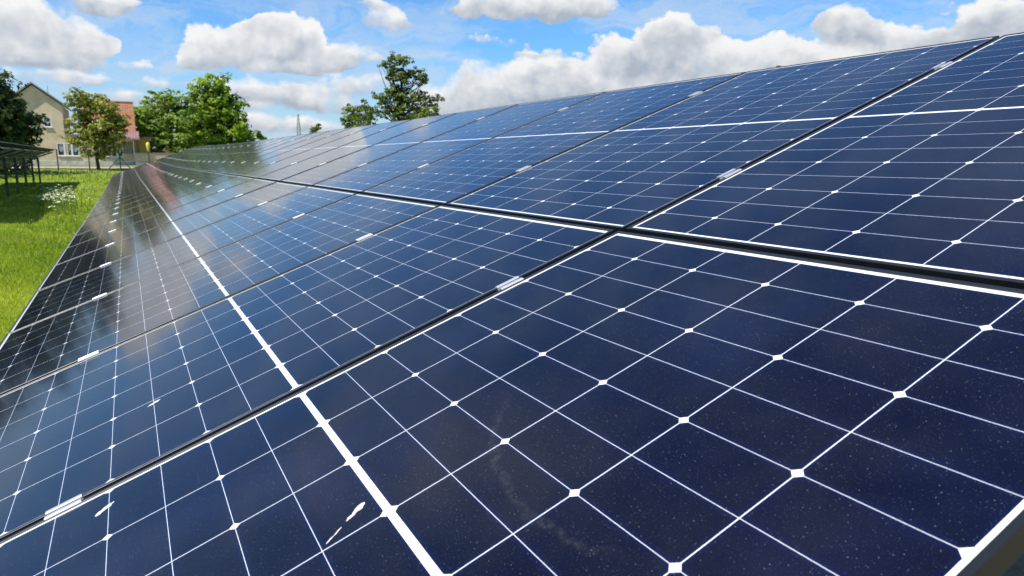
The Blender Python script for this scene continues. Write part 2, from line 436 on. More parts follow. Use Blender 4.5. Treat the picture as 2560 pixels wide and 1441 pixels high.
def ordw(i):
    if i < 20: return ORD[i]
    n = i+1
    if n % 10 == 0: return {30: 'thirtieth', 40: 'fortieth'}[n]
    return TENS[n//10]+'-'+ORD[n % 10-1]
def copy_tree(o, parent=None):
    c = o.copy(); COL.objects.link(c)
    if parent: c.parent = parent
    for ch in list(o.children): copy_tree(ch, c)
    return c

# ---------------------------------------------------------------- the setting
xs = np.unique(np.concatenate([np.linspace(-40, 60, 51), [-3000, -1500, -700, -300, -120, 120, 300, 700, 1500, 3000]]))
ys = np.unique(np.concatenate([np.linspace(-10, 110, 121), [-2000, -500, -100, -30, 140, 180, 260, 500, 1000, 2000, 4000]]))
g = MB(); rnd = random.Random(3)
for yv in ys:
    for xv in xs:
        bumpz = .03*math.sin(xv*1.7+yv*.9)*math.cos(yv*1.3-xv*.6)
        g.v.append((xv, yv, gz(yv)+bumpz-(.02 if abs(xv) < 40 else 0)))
nx = len(xs)
for j in range(len(ys)-1):
    for i in range(nx-1):
        g.f.append((j*nx+i, j*nx+i+1, (j+1)*nx+i+1, (j+1)*nx+i)); g.mi.append(0)
tag(g.build('ground', M['ground'], smooth=True), kind='structure')

def strip(name, y0, y1, x0, x1, lift, mt):
    s = MB(); n = 40
    for k in range(n+1):
        xv = x0+(x1-x0)*k/n
        for yv in (y0, (y0+y1)/2, y1):
            s.v.append((xv, yv+.12*math.sin(xv*.9+y0), gz(yv)+lift))
    for k in range(n):
        for q in range(2):
            a = k*3+q; s.f.append((a, a+3, a+4, a+1)); s.mi.append(0)
    return tag(s.build(name, mt), kind='structure')
strip('path', 70.5, 75.5, -70, 80, .05, M['path'])
strip('grass_verge', 75.6, 79.6, -70, 80, .07, M['verge_grass'])

# ---------------------------------------------------------------- solar modules
def ring(mb, hw, hh, prof):                   # sweep an (inset, z) profile round a rectangle with mitred corners
    b = len(mb.v); n = len(prof)
    for sx, sy in ((-1,-1),(1,-1),(1,1),(-1,1)):
        for (i, z) in prof: mb.v.append((sx*(hw-i), sy*(hh-i), z))
    for c in range(4):
        for k in range(n):
            a = b+c*n+k; a2 = b+c*n+(k+1) % n; d = b+((c+1) % 4)*n+k; d2 = b+((c+1) % 4)*n+(k+1) % n
            mb.f.append((a, d, d2, a2)); mb.mi.append(0)
fr = MB()
ring(fr, PW/2, PH/2, [(0, -.030), (0, .0020), (.0006, .0026), (.0084, .0026), (.009, .0020), (.009, -.0055), (.0015, -.0055), (.0015, -.028), (.022, -.028), (.022, -.030)])
gl = MB(); x_, y_ = PW/2-.004, PH/2-.004
gl.poly([(-x_, -y_, 0), (x_, -y_, 0), (x_, y_, 0), (-x_, y_, 0)], 0)
gl.poly([(-x_, y_, -.005), (x_, y_, -.005), (x_, -y_, -.005), (-x_, -y_, -.005)], 1)

def place(c, r, base, h0, dirs=1, y0=0., tilt2=.00406):
    """matrix of module column c, row r (0 low, 1 high)"""
    v = PH/2 + r*PV; du = -.0088*r
    off = r*math.sin(tilt2)*(PV/2)
    a = TILT+r*tilt2
    yv = y0+c*PU+PW/2+du
    # centre in world
    p = Vector((base+CT*v-ST*off, yv, h0+ST*v+CT*off+rise(yv)*dirs))
    sl = (rise(yv+.5)-rise(yv-.5))*dirs
    X = Vector((0, -1, -sl)).normalized(); Yv = Vector((math.cos(a), 0, math.sin(a))); Z = X.cross(Yv).normalized(); Yv = Z.cross(X)
    mw = Matrix.Identity(4)
    for i in range(3): mw[i][0] = X[i]; mw[i][1] = Yv[i]; mw[i][2] = Z[i]; mw[i][3] = p[i]
    return mw

proto = empty('solar_panel')
fo = fr.build('frame', M['frame'], proto)
go = gl.build('glass_sheet', [M['cells'], M['back']], proto)
jit = random.Random(11)
near_lab = {(0,0): 'lower-row solar panel closest to the camera, with bird droppings and a smear',
            (0,1): 'upper-row solar panel closest to the camera, cut off by the right edge'}
first = True
mats_near = []
for r in range(2):
    for c in range(NCOL):
        o = proto if first else copy_tree(proto); first = False
        mw = place(c, r, 0., H0)
        jr = Matrix.Rotation(jit.gauss(0, .0009), 4, 'X') @ Matrix.Rotation(jit.gauss(0, .0011), 4, 'Y')
        o.matrix_world = mw @ jr
        lab = near_lab.get((c, r)) or '%s-row solar panel of the near array, %s from the camera end' % ('upper' if r else 'lower', ordw(c))
        tag(o, lab, 'solar panel', 'solar panels of the near array')
        if (c, r) == (0, 0):
            # its own glass (the wiped smear is on this one)
            m2 = go.data.copy(); m2.materials[0] = M['cells_smear']; go.data = m2
            o0 = o; shared = gl
        elif (c, r) == (1, 0):
            gl2 = [ch for ch in o.children if ch.name.startswith('glass')][0]
            m3 = gl2.data.copy(); m3.materials[0] = M['cells']; gl2.data = m3; keep = m3; proto = o
        mats_near.append(o)

# ---------------------------------------------------------------- clamps
cl = MB()
pr = [(-.0165,.0016),(-.0165,.0042),(-.0155,.0050),(-.0065,.0050),(-.0055,.0040),(-.0055,-.0085),(.0055,-.0085),(.0055,.0040),(.0065,.0050),(.0155,.0050),(.0165,.0042),(.0165,.0016),(.0078,.0016),(.0078,-.0110),(-.0078,-.0110),(-.0078,.0016)]
L = .062
n = len(pr)
cl.v += [(p[0], -L/2, p[1]) for p in pr]+[(p[0], L/2, p[1]) for p in pr]
for i in range(n):
    j = (i+1) % n; cl.f.append((i, j, n+j, n+i)); cl.mi.append(0)
for q in ([0,1,2,3,4,15],[4,5,14,15],[5,6,13,14],[6,7,12,13],[7,8,9,10,11,12]):
    cl.f.append(tuple(q)); cl.mi.append(0); cl.f.append(tuple(n+i for i in q[::-1])); cl.mi.append(0)
bt = MB(); bt.tube([(0,0,-.0085),(0,0,-.0040),(0,0,-.0016),(0,0,-.0008)], [.0048,.0048,.0046,.0038], 6)
cproto = empty('panel_clamp')
cl.build('clamp_body', M['alu'], cproto); bt.build('bolt', M['bolt'], cproto)
LV = [.395, 1.385, 2.115, 3.10]
LN = ['lowest', 'second lowest', 'second highest', 'highest']
firstc = True
for k, lv in enumerate(LV):
    r = 0 if lv < PV else 1
    for c in range(NCOL-1):
        o = cproto if firstc else copy_tree(cproto); firstc = False
        mw = place(c+.5, r, 0., H0)
        sv = lv-(PH/2+r*PV)
        o.matrix_world = mw @ Matrix.Translation((0, sv+jit.gauss(0, .003), .0012)) @ Matrix.Rotation(jit.gauss(0, .012), 4, 'Z')
        tag(o, 'silver clamp in the %s clamp line, at the %s panel gap from the camera' % (LN[k], ordw(c)), 'clamp', 'clamps holding the near solar panels')

# ---------------------------------------------------------------- rack of a table
def rack(name, label, base, h0, ya, yb, post_y, seg_rise=1, vs_=(.395, 1.385, 2.115, 3.10), pm=None):
    pm = pm or M['steel']
    root = empty(name, (base+1.6, (ya+yb)/2, gz((ya+yb)/2)))
    tag(root, label, 'mounting rack')
    inv_ = Vector(root.location)
    def P_(v, y, dn=0): return Vector((base+CT*v+ST*dn, y, h0+ST*v-CT*dn+rise(y)*seg_rise))-inv_
    for lv in vs_:
        mb = MB(); yy_ = ya
        while yy_ < yb-.01:
            y2 = min(yy_+3.45, yb); mb.bar(P_(lv, yy_, .062), P_(lv, y2, .062), .05, .058); yy_ = y2
        mb.build('purlin', M['steel'], root)
    for py_ in post_y:
        MB().bar(P_(.15, py_, .135), P_(3.30, py_, .135), .06, .085).build('rafter', M['steel'], root)
        q = P_(2.45, py_, .18); gq = Vector((q.x, q.y, gz(py_)-inv_.z-.3))
        # C-section post
        mb = MB(); zc = (q.z+gq.z)/2; hh = q.z-gq.z
        mb.box((q.x-.05, q.y, zc), (.006, .10, hh)); mb.box((q.x, q.y-.05, zc), (.094, .006, hh)); mb.box((q.x, q.y+.05, zc), (.094, .006, hh))
        mb.build('post', pm, root)
        q2 = P_(1.0, py_, .18)
        MB().bar(Vector((q.x-.02, q.y, q.z-.95)), q2, .04, .05).build('brace', pm, root)
    return root
rack('mounting_rack', 'galvanised steel rack under the near array of solar panels', 0., H0, .02, NCOL*PU-.05, [1.2+3.45*k for k in range(10)])

# the table on the left, seen from behind
YE = 52.0                                             # its far end
pe = at(137, 374, YE)
NL = 25
baseL = pe[0]-CT*(PV+PH); h0L = pe[2]-ST*(PV+PH)
yL = YE-NL*PU
src = mats_near[2]
for r in range(2):
    for c in range(NL):
        o = copy_tree(src)
        mw = place(c, r, baseL, h0L, 0, yL)
        o.matrix_world = mw
        tag(o, '%s-row panel of the left array, seen from behind, %s from its far end' % ('upper' if r else 'lower', ordw(NL-1-c)), 'solar panel', 'solar panels of the array on the left')
rack('mounting_rack', 'steel rack with upright posts under the array on the left', baseL, h0L, yL+.02, YE-.05, [YE-.9-3.4*k for k in range(8)], 0, pm=M['steel_dark'])

# ---------------------------------------------------------------- droppings on the near module
def on_panel(u, v, z=.0):          # point on the near lower module
    return Vector((CT*v-ST*z, u, H0+ST*v+CT*z))
def streak(name, pts, wid, label):
    mb = MB(); n = len(pts); rr = random.Random(len(label))
    mid = []
    for i, (u, v) in enumerate(pts):
        a = pts[max(i-1, 0)]; b_ = pts[min(i+1, n-1)]
        dx_, dy_ = b_[0]-a[0], b_[1]-a[1]; ln = math.hypot(dx_, dy_) or 1
        nx_, ny_ = -dy_/ln, dx_/ln
        w1 = 1.9*wid[i]*rr.uniform(.6, 1.3); w2 = 1.9*wid[i]*rr.uniform(.6, 1.3)
        mb.v += [tuple(on_panel(u+nx_*w1, v+ny_*w1, .0006)), tuple(on_panel(u, v, .0006+min(wid[i]*.35, .0022))), tuple(on_panel(u-nx_*w2, v-ny_*w2, .0006))]
    for i in range(n-1):
        for k in range(2):
            a = i*3+k; mb.f.append((a, a+1, a+4, a+3)); mb.mi.append(0)
    o = mb.build(name, M['dropping'], smooth=True)
    o.data.transform(Matrix.Translation(-on_panel(*pts[0]))); o.location = on_panel(*pts[0])
    return tag(o, label, 'bird dropping')
def lerp(a, b_, n, wob=0.002, seed=1):
    rr = random.Random(seed)
    return [(a[0]+(b_[0]-a[0])*i/(n-1)+rr.uniform(-wob, wob), a[1]+(b_[1]-a[1])*i/(n-1)+rr.uniform(-wob, wob)) for i in range(n)]
streak('bird_dropping', lerp((1.038, .459), (1.061, .490), 8, .0006), [.0012,.0026,.0032,.0035,.0036,.003,.0018,.0006], 'short white bird dropping beside the clamp on the closest panel')
streak('bird_dropping', lerp((.620, .838), (.600, .803), 12, .0007, 4), [.0008,.0022,.0026,.003,.0026,.0024,.0021,.0018,.0015,.0013,.0009,.0005], 'longer smeared bird dropping left of the wide white mid line on the closest panel')
streak('bird_dropping', lerp((.594, .795), (.577, .767), 9, .0005, 7), [.0003,.0007,.0009,.0007,.0005,.0009,.0007,.0005,.0003], 'thin streak of bird dropping crossing a white cell line on the closest panel')
streak('bird_dropping', lerp((1.50, .56), (1.515, .59), 7, .0008, 9), [.0006,.0018,.003,.002,.0035,.002,.0006], 'small white splash on the second panel of the lower row')

# ---------------------------------------------------------------- trees
def crown_mesh(name, blobs, mt, parent, seed, leaf, per, clump, origin, hollow=.45):
    rs = np.random.default_rng(seed)
    V = []; TN = []
    for (c, r) in blobs:
        c = np.array(c); r = np.array(r)
        area = (r[0]*r[2]*r[1])**(2/3)
        ncl = max(6, int(per*area/clump**2))
        d = rs.normal(size=(ncl, 3)); d /= np.linalg.norm(d, axis=1)[:, None]
        rad = rs.uniform(hollow**2, 1, ncl)**.5*rs.uniform(.86, 1.12, ncl)
        cc = c+d*rad[:, None]*r
        for k in range(ncl):
            nl = int(rs.integers(16, 30)); cr = clump*rs.uniform(.6, 1.3)
            tone = np.clip(rs.normal(.45, .22)+.25*d[k, 2]*0, 0, 1)
            q = rs.normal(size=(nl, 3)); q /= np.linalg.norm(q, axis=1)[:, None]
            pos = cc[k]+q*(rs.uniform(.2, 1, nl)**.5)[:, None]*cr*np.array([1.15, 1.15, .62])
            nrm = d[k]*.8+q*.9+np.array([0, 0, .7])+rs.normal(size=(nl, 3))*.5
            nrm /= np.linalg.norm(nrm, axis=1)[:, None]
            a = np.cross(nrm, rs.normal(size=(nl, 3))); a /= np.linalg.norm(a, axis=1)[:, None]
            b = np.cross(nrm, a)
            s = leaf*rs.uniform(.6, 1.3, nl)[:, None]
            V.append(np.stack([pos+a*s, pos+b*s*.6, pos-a*s, pos-b*s*.6], 1)); TN.append(np.clip(tone+rs.normal(0, .12, nl), 0, 1))
    V = np.concatenate(V).reshape(-1, 3)-np.array(origin); TN = np.concatenate(TN)
    n = len(TN); me = bpy.data.meshes.new(name)
    me.vertices.add(4*n); me.loops.add(4*n); me.polygons.add(n)
    me.vertices.foreach_set('co', V.ravel().astype(np.float32))
    me.loops.foreach_set('vertex_index', np.arange(4*n, dtype=np.int32))
    me.polygons.foreach_set('loop_start', np.arange(0, 4*n, 4, dtype=np.int32))
    me.polygons.foreach_set('loop_total', np.full(n, 4, dtype=np.int32))
    at_ = me.attributes.new('tone', 'FLOAT', 'FACE'); at_.data.foreach_set('value', TN.astype(np.float32))
    me.materials.append(mt); me.update(calc_edges=True); me.validate()
    o = bpy.data.objects.new(name, me); COL.objects.link(o)
    if parent: o.parent = parent
    return o

def tree(name, label, cat, D_, blobs_px, mt, base_px, leaf=.16, per=2.0, clump=.55, seed=1, trunk_r=.3, limbs=6, group=None, depth=.9, hollow=.45, lean=None):
    """blobs in picture measures at distance D_: (px, py, half width px, half height px)"""
    sc = D_/FPX
    rs = random.Random(seed)
    bx = at(base_px, 400, D_)[0]; base = Vector((bx, D_, gz(D_)))
    root = empty(name, base); tag(root, label, cat, group)
    bl = []
    for (x, y, rx, ry) in blobs_px:
        p = at(x, y, D_); off = rs.uniform(-.45, .45)*rx*sc
        bl.append(((p[0], p[1]+off, p[2]), (rx*sc, rx*sc*depth, ry*sc)))
    crown_mesh('crown', bl, mt, root, seed, leaf, per, clump, base, hollow)
    mb = MB()
    cx = sum(b_[0][0]*b_[1][0]**2 for b_ in bl)/sum(b_[1][0]**2 for b_ in bl)
    zt = max(b_[0][2] for b_ in bl); zl = min(b_[0][2]-b_[1][2]*.3 for b_ in bl)
    top = Vector((cx, D_, zt)) if lean is None else Vector((lean, D_, zt))
    h = zt-base.z
    def L_(t): return base.lerp(top, t)-base+Vector((math.sin(t*5+seed)*.012*h, 0, 0))
    mb.tube([L_(0)+Vector((0,0,-.3)), L_(.04), L_(.2), L_(.45), L_(.7), L_(1.)], [trunk_r*1.35, trunk_r, trunk_r*.85, trunk_r*.62, trunk_r*.38, trunk_r*.1], 9)
    for (c, r) in bl:
        for k in range(limbs):
            tt = rs.uniform(.28, .75); a = L_(tt)
            e = Vector(c)-base+Vector((rs.uniform(-.7,.7)*r[0], rs.uniform(-.7,.7)*r[1], rs.uniform(-.2,.7)*r[2]))
            if e.z < a.z-.2: a = L_(max(.2, e.z/h*.7))
            mid = a.lerp(e, .5)+Vector((0, 0, -.04*(e-a).length))
            rr_ = trunk_r*(.34 if k < 2 else .2)
            mb.tube([a, mid, e], [rr_, rr_*.6, rr_*.15], 6)
    mb.build('trunk', M['bark'], root, smooth=True)
    return root
LM = {'chest': leaf_material('bright_green_leaves', (.085, .16, .010), (.33, .45, .028)),
      'mid': leaf_material('mid_green_leaves', (.075, .14, .015), (.25, .36, .036)),
      'dark': leaf_material('dark_green_leaves', (.022, .046, .010), (.085, .13, .024)),
      'rowan': leaf_material('golden_green_leaves', (.09, .13, .016), (.40, .40, .07)),
      'oak': leaf_material('olive_green_leaves', (.055, .09, .016), (.20, .25, .050)),
      'lime': leaf_material('yellow_green_leaves', (.07, .11, .012), (.19, .25, .03))}
tree('dark_tree', 'dark green broad tree at the left edge in front of the gabled house', 'tree', 62,
     [(-8,238,50,50),(-50,270,70,70),(28,305,46,52),(64,306,30,34),(15,350,60,45),(-60,350,60,60),(86,322,14,20),(-2,208,20,22),(60,345,26,28),(-90,260,60,60)], LM['dark'], -30, .16, 4.0, .42, 5, .28)
tree('rowan_tree', 'small golden green tree with a thin leaning trunk in front of the gabled house', 'tree', 68.5,
     [(200,250,34,22),(235,270,46,36),(268,275,28,30),(205,305,38,32),(250,320,42,34),(285,330,30,28),(190,345,26,22),(232,352,34,20),(275,362,30,26),(222,380,20,14),(292,300,26,24),(302,318,18,20),(255,385,22,12)], LM['rowan'], 242, .13, 2.6, .34, 8, .14, 5, lean=at(226, 300, 68.5)[0], hollow=.2)
tree('chestnut_tree', 'tall bright green chestnut, the largest tree right of the houses', 'tree', 92,
     [(530,215,44,42),(540,260,58,60),(545,310,66,60),(505,240,34,34),(565,260,40,42),(520,290,56,46),(580,315,40,42),(490,320,48,40),(555,345,56,40),(600,350,34,36),(510,375,70,34),(450,365,60,34)], LM['chest'], 545, .24, 2.6, .6, 11, .5, hollow=.35)
tree('broad_tree', 'mid green tree between the red tiled roof and the tall chestnut', 'tree', 88,
     [(440,290,48,42),(400,320,44,40),(470,260,28,28),(380,350,50,36),(430,360,50,34),(352,300,36,30),(340,328,32,26),(326,298,20,22),(318,320,20,18),(338,280,14,12),(420,255,22,18)], LM['mid'], 420, .22, 2.8, .55, 12, .4)
tree('pale_tree', 'pale green round-topped tree standing behind the red tiled roof', 'tree', 104,
     [(395,250,36,26),(405,285,44,34),(372,272,22,20),(420,268,22,24)], LM['mid'], 400, .22, 1.9, .5, 13, .3)
tree('oak_tree', 'tall sparse oak rising above the middle of the near array', 'tree', 125,
     [(995,150,34,19),(960,160,20,10),(985,180,28,22),(1015,190,38,26),(1050,190,22,22),(1062,205,16,12),(985,225,28,22),(1010,245,38,26),(1050,245,30,22),(955,250,24,16),(938,240,10,12),(1000,285,44,26),(1055,275,30,22),(1090,245,18,10),(1085,260,16,12),(960,280,26,20)], LM['oak'], 1005, .22, 2.3, .48, 21, .55, 4, hollow=.1)
tree('bushy_tree', 'low bushy olive tree left of the sparse oak', 'tree', 118,
     [(895,280,38,24),(870,300,22,16),(915,268,22,20),(925,295,26,22),(890,310,34,20)], LM['lime'], 895, .22, 2.0, .5, 22, .25, hollow=.3)
tree('yellow_bush', 'yellow green bush at the right foot of the sparse oak', 'bush', 116,
     [(1075,282,22,14),(1098,290,16,10),(1050,292,20,12),(1088,272,10,8)], LM['lime'], 1078, .2, 2.0, .45, 23, .15, hollow=.3)
tree('shrub', 'small dark shrub tip beside the distant lattice mast', 'bush', 220,
     [(788,322,10,7),(797,318,5,8),(778,328,8,6)], LM['oak'], 788, .35, 2.4, .5, 24, .15)
tree('shrub', 'low shrub just right of the tall chestnut', 'bush', 150,
     [(640,338,16,9),(622,342,14,12),(660,343,10,5)], LM['mid'], 640, .3, 2.2, .55, 25, .15)
tree('treetop', 'tiny treetop peeping over the upper row at the right', 'tree', 160,
     [(1945,172,22,10),(1930,176,14,8),(1965,176,12,7)], LM['oak'], 1945, .3, 2.2, .55, 26, .15)
tree('hedge_shrub', 'reddish dry shrub in front of the tall chestnut', 'bush', 82,
     [(405,378,14,9),(420,383,10,8),(392,384,12,8)], leaf_material('dry_reddish_leaves', (.12, .06, .03), (.30, .19, .11)), 406, .1, 1.6, .3, 27, .06)
# trees beyond the left edge of the picture: the glass mirrors them
def pixel(p):
    d = np.array(p)-CW; c = (XC@d, YC@d, ZC@d); return 1280+FPX*c[0]/c[2], 720.5+FPX*c[1]/c[2]
for i, (azd, y, hh) in enumerate(((-9.6, 63, 8.2), (-12.4, 58, 8.0), (-15.2, 54, 7.2), (-18.2, 50, 6.0))):
    wx = CW[0]+y*math.tan(R_(azd)); k = FPX/y/math.cos(R_(28.9))
    bl = []
    for (ox, oz, rx, rz) in ((0, hh-2.4, 2.6, 2.4), (-1.9, hh-4.4, 2.6, 2.4), (1.9, hh-4.6, 2.6, 2.4), (0, hh-6.6, 3.4, 2.4), (-2.4, hh-8, 2.4, 1.8), (2.4, hh-8, 2.4, 1.8)):
        q = pixel((wx+ox, y, CW[2]+oz)); bl.append((q[0], q[1], rx*FPX/y, rz*FPX/y))
    tree('dark_tree', ['dark tree beside the broad tree at the left edge, outside the view', 'dark tree beyond the left array, outside the view', 'dark tree between two others left of the left array, outside the view', 'shorter dark tree farthest to the left, outside the view'][i], 'tree', y, bl, LM['dark'], pixel((wx, y, 1))[0], .26, 2.4, .7, 30+i, .3)

# ---------------------------------------------------------------- houses
HD = 80.0
sc = HD/FPX
def hx(px, d=HD): return float(at(px, 400, d)[0])
def hz_(py, px=150, d=HD): return float(at(px, py, d)[2])
def window(parent, x0, x1, z0, z1, y, panes, name='window', sill=True):
    """recessed window in a wall whose outside is at y (facing -y); frame, panes and sill"""
    f = MB(); t = .07; W_ = x1-x0
    for (cx, wd) in ((x0+t/2, t), (x1-t/2, t)): f.box((cx, y+.03, (z0+z1)/2), (wd, .10, z1-z0))
    f.box(((x0+x1)/2, y+.03, z1-t/2), (W_-2*t, .10, t)); f.box(((x0+x1)/2, y+.03, z0+t/2), (W_-2*t, .10, t))
    for k in range(1, panes):
        f.box((x0+W_*k/panes, y+.028, (z0+z1)/2), (.17, .10, z1-z0-2*t))
    fo_ = f.build(name, M['white'], parent)
    g_ = MB(); g_.box(((x0+x1)/2, y+.045, (z0+z1)/2), (W_-2*t-.004, .012, z1-z0-2*t-.004)); g_.build('pane', M['glass'], fo_)
    c = MB()
    for k in range(panes):
        a = x0+t+.06+(W_-2*t)*k/panes; b_ = x0+(W_)*(k+1)/panes-.12; n_ = 8
        zt, zb = z1-t-.03, z0+(z1-z0)*.30
        for q in range(n_):
            u0, u1 = a+(b_-a)*q/n_, a+(b_-a)*(q+1)/n_
            h0_, h1_ = [zb+.22*(z1-z0)*abs((2*(qq/n_)-1))**2 for qq in (q, q+1)]
            c.poly([(u0, y+.034, h0_), (u1, y+.034, h1_), (u1, y+.034, zt), (u0, y+.034, zt)])
    c.build('curtain', M['curtain'], fo_)
    if sill:
        MB().box(((x0+x1)/2, y-.05, z0-.03), (W_+.10, .16, .05)).build('sill', M['white'], fo_)
    return fo_
def wall_open(mb, x0, x1, z0, z1, y, th, holes, mi=0):
    """front wall as butted blocks round rectangular openings; holes sorted by x, not overlapping in x"""
    cur = x0
    for (a, b_, c, d) in sorted(holes):
        if a > cur: mb.box(((cur+a)/2, y+th/2, (z0+z1)/2), (a-cur, th, z1-z0), mi)
        mb.box(((a+b_)/2, y+th/2, (z0+c)/2), (b_-a, th, c-z0), mi)
        mb.box(((a+b_)/2, y+th/2, (d+z1)/2), (b_-a, th, z1-d), mi)
        cur = b_
    if x1 > cur: mb.box(((cur+x1)/2, y+th/2, (z0+z1)/2), (x1-cur, th, z1-z0), mi)

G0 = gz(HD)-.1
# --- gabled house
xl, xr, xa = hx(30), hx(167), hx(98.5)
ze, za = hz_(262), hz_(216)
house = empty('gabled_house', ((xl+xr)/2, HD, gz(HD))); HL = Vector(house.location)
tag(house, 'tall tan rendered house with a grey edged gable and a three part white window', 'house')
mb = MB()
zp = hz_(403)
w1 = (hx(145), hx(200), hz_(390), hz_(358))
w2 = (hx(118), hx(137.5), hz_(318.5), hz_(294))
w3 = (hx(84), hx(103), hz_(318.5), hz_(294))
zm = hz_(335)
xw2 = hx(205)
wall_open(mb, xl, xr, zp, zm, HD, .4, [(w1[0], xr-.001, w1[2], w1[3])])
wall_open(mb, xl, xr, zm, ze, HD, .4, [w3, w2])
mb.prism([(xl, ze), (xr, ze), (xa, za)], HD, HD+.4)
mb.box(((xl+xr)/2, HD+5.2, (zp+ze)/2), (xr-xl-.6, 9.6, ze-zp-.01))
mb.box((xl+.15, HD+5.2, (zp+ze)/2), (.3, 9.6, ze-zp)); mb.box((xr-.15, HD+5.2, (zp+ze)/2), (.3, 9.6, ze-zp))
mb.prism([(xl+.002, ze+.002), (xr-.002, ze+.002), (xa, za)], HD+9.6, HD+10)
o = mb.build('wall', M['render'], house); o.data.transform(Matrix.Translation(-HL))
def hp(o): o.data.transform(Matrix.Translation(-HL)); return o
# roof slabs with grey verge
mb = MB(); ov = .35
for sgn, xe in ((-1, xl), (1, xr)):
    dx_ = xe-xa; dz_ = ze-za; ln = math.hypot(dx_, dz_); ux, uz = dx_/ln, dz_/ln
    nx_, nz_ = (-uz, ux) if sgn > 0 else (uz, -ux)
    if nz_ < 0: nx_, nz_ = -nx_, -nz_
    a = (xa, za+.16/abs(ux)*.5); e = (xa+ux*(ln+.3), a[1]+uz*(ln+.3))
    pts = [(a[0], a[1]+.04), (e[0], e[1]+.04), (e[0]+nx_*.12, e[1]+nz_*.12+.04), (a[0], a[1]+.04+.12/nz_)]
    if sgn < 0: pts = pts[::-1]
    mb.prism(pts, HD-ov, HD+10.3)
hp(mb.build('roof', M['verge'], house))
mb = MB().tube([(hx(130), HD+3, hz_(250)), (hx(130), HD+3, hz_(208))], .025, 6)
mb.bar((hx(127), HD+3, hz_(226)), (hx(133), HD+3, hz_(226)), .02, .02); mb.bar((hx(128), HD+3, hz_(219)), (hx(132), HD+3, hz_(219)), .02, .02)
mb.bar((hx(128.5), HD+3, hz_(233)), (hx(131.5), HD+3, hz_(233)), .03, .03)
hp(mb.build('antenna', M['mast'], house))
mb = MB().box(((xl+xr)/2, HD+.14, (G0+zp)/2-.01), (xr-xl, .5, zp-G0-.02)); hp(mb.build('plinth', M['plinth'], house))

# --- long wing with red roof
xr2 = hx(338)
ew = hz_(338); ridge_z = hz_(256.5, 300, HD+4.5)+.0
ex0 = xr+.004
mb = MB()
w4 = (hx(250), hx(309), hz_(391), hz_(361))
wall_open(mb, ex0, xr2, zp, ew, HD+.01, .38, [(w1[1]-.9, w1[1], w1[2], w1[3]), w4])
mb.box(((ex0+xr2)/2, HD+4.7, (zp+ew)/2), (xr2-ex0-.3, 8.4, ew-zp-.01))
mb.prism([(0,0),(0,0.001),(0.001,0)], HD+9, HD+9.001)
wing = empty('long_house', ((ex0+xr2)/2, HD, gz(HD))); WL = Vector(wing.location)
tag(wing, 'low tan house wing with a red tiled roof joined to the tall gabled house', 'house')
def wpx(o): o.data.transform(Matrix.Translation(-WL)); return o
wpx(mb.build('wall', M['render'], wing))
MBp = MB().box(((ex0+xr2)/2, HD+.15, (G0+zp)/2-.01), (xr2-ex0, .5, zp-G0-.02)); wpx(MBp.build('plinth', M['plinth'], wing))
# roof: front slope, back slope
xr_end = hx(346)
mb = MB(); th = .12
y0_, y1_, y2_ = HD-.35, HD+4.5, HD+9.3
z0_, z1_ = ew-.02, ridge_z
for (ya_, za_, yb_, zb_) in ((y0_, z0_, y1_, z1_), (y1_, z1_, y2_, z0_)):
    b = len(mb.v)
    xlft = hx(212)
    mb.v += [(xlft, ya_, za_), (xr_end, ya_, za_), (xr_end, yb_, zb_), (xlft, yb_, zb_), (xlft, ya_, za_-th), (xr_end, ya_, za_-th), (xr_end, yb_, zb_-th), (xlft, yb_, zb_-th)]
    for f_ in ((0,1,2,3),(7,6,5,4),(0,4,5,1),(1,5,6,2),(2,6,7,3),(3,7,4,0)): mb.f.append(tuple(b+i for i in f_)); mb.mi.append(0)
wpx(mb.build('roof', M['tiles'], wing))
wpx(MB().box(((xr+.01+hx(212))/2, HD+4.4, ew+.06), (hx(212)-xr-.03, 9.2, .11)).build('flat_roof', M['verge'], wing))
mb = MB().tube([(hx(212), y1_, z1_+.04), (xr_end, y1_, z1_+.04)], .11, 8); wpx(mb.build('ridge_tiles', M['tiles'], wing))
# windows: left one straddles both houses' walls but belongs to the tall house
wn = window(house, w1[0], w1[1], w1[2], w1[3], HD+.02, 3); 
for q in [wn]+list(wn.children): q.data.transform(Matrix.Translation(-HL))
for wdw in (w2, w3):
    wn = window(house, wdw[0], wdw[1], wdw[2], wdw[3], HD+.02, 1)
    for q in [wn]+list(wn.children): q.data.transform(Matrix.Translation(-HL))
wn = window(wing, w4[0], w4[1], w4[2], w4[3], HD+.03, 4)
for q in [wn]+list(wn.children): q.data.transform(Matrix.Translation(-WL))
# pink lean-to roof over a grey panel, downpipe
mb = MB()
xa_, xb_ = hx(236), hx(353)
za_, zb_ = hz_(347, 350), hz_(329, 350)
b = len(mb.v); n_ = 34
for k in range(n_+1):
    xx = xa_+(xb_-xa_)*k/n_; dz_ = .03*(k % 2)
    mb.v += [(xx, HD-1.25, za_+dz_), (xx, HD-.02, zb_+dz_), (xx, HD-1.25, za_+dz_-.05), (xx, HD-.02, zb_+dz_-.05)]
for k in range(n_):
    a = b+k*4
    for f_ in ((a, a+4, a+5, a+1), (a+3, a+7, a+6, a+2), (a, a+2, a+6, a+4), (a+1, a+5, a+7, a+3)): mb.f.append(f_); mb.mi.append(0)
mb.f.append((b, b+1, b+3, b+2)); mb.mi.append(0); e_ = b+n_*4; mb.f.append((e_+1, e_, e_+2, e_+3)); mb.mi.append(0)
mb.box((xb_-.04, HD-.64, (za_+zb_)/2-.02), (.06, 1.3, .12))
wpx(mb.build('lean_to_roof', M['pink'], wing))
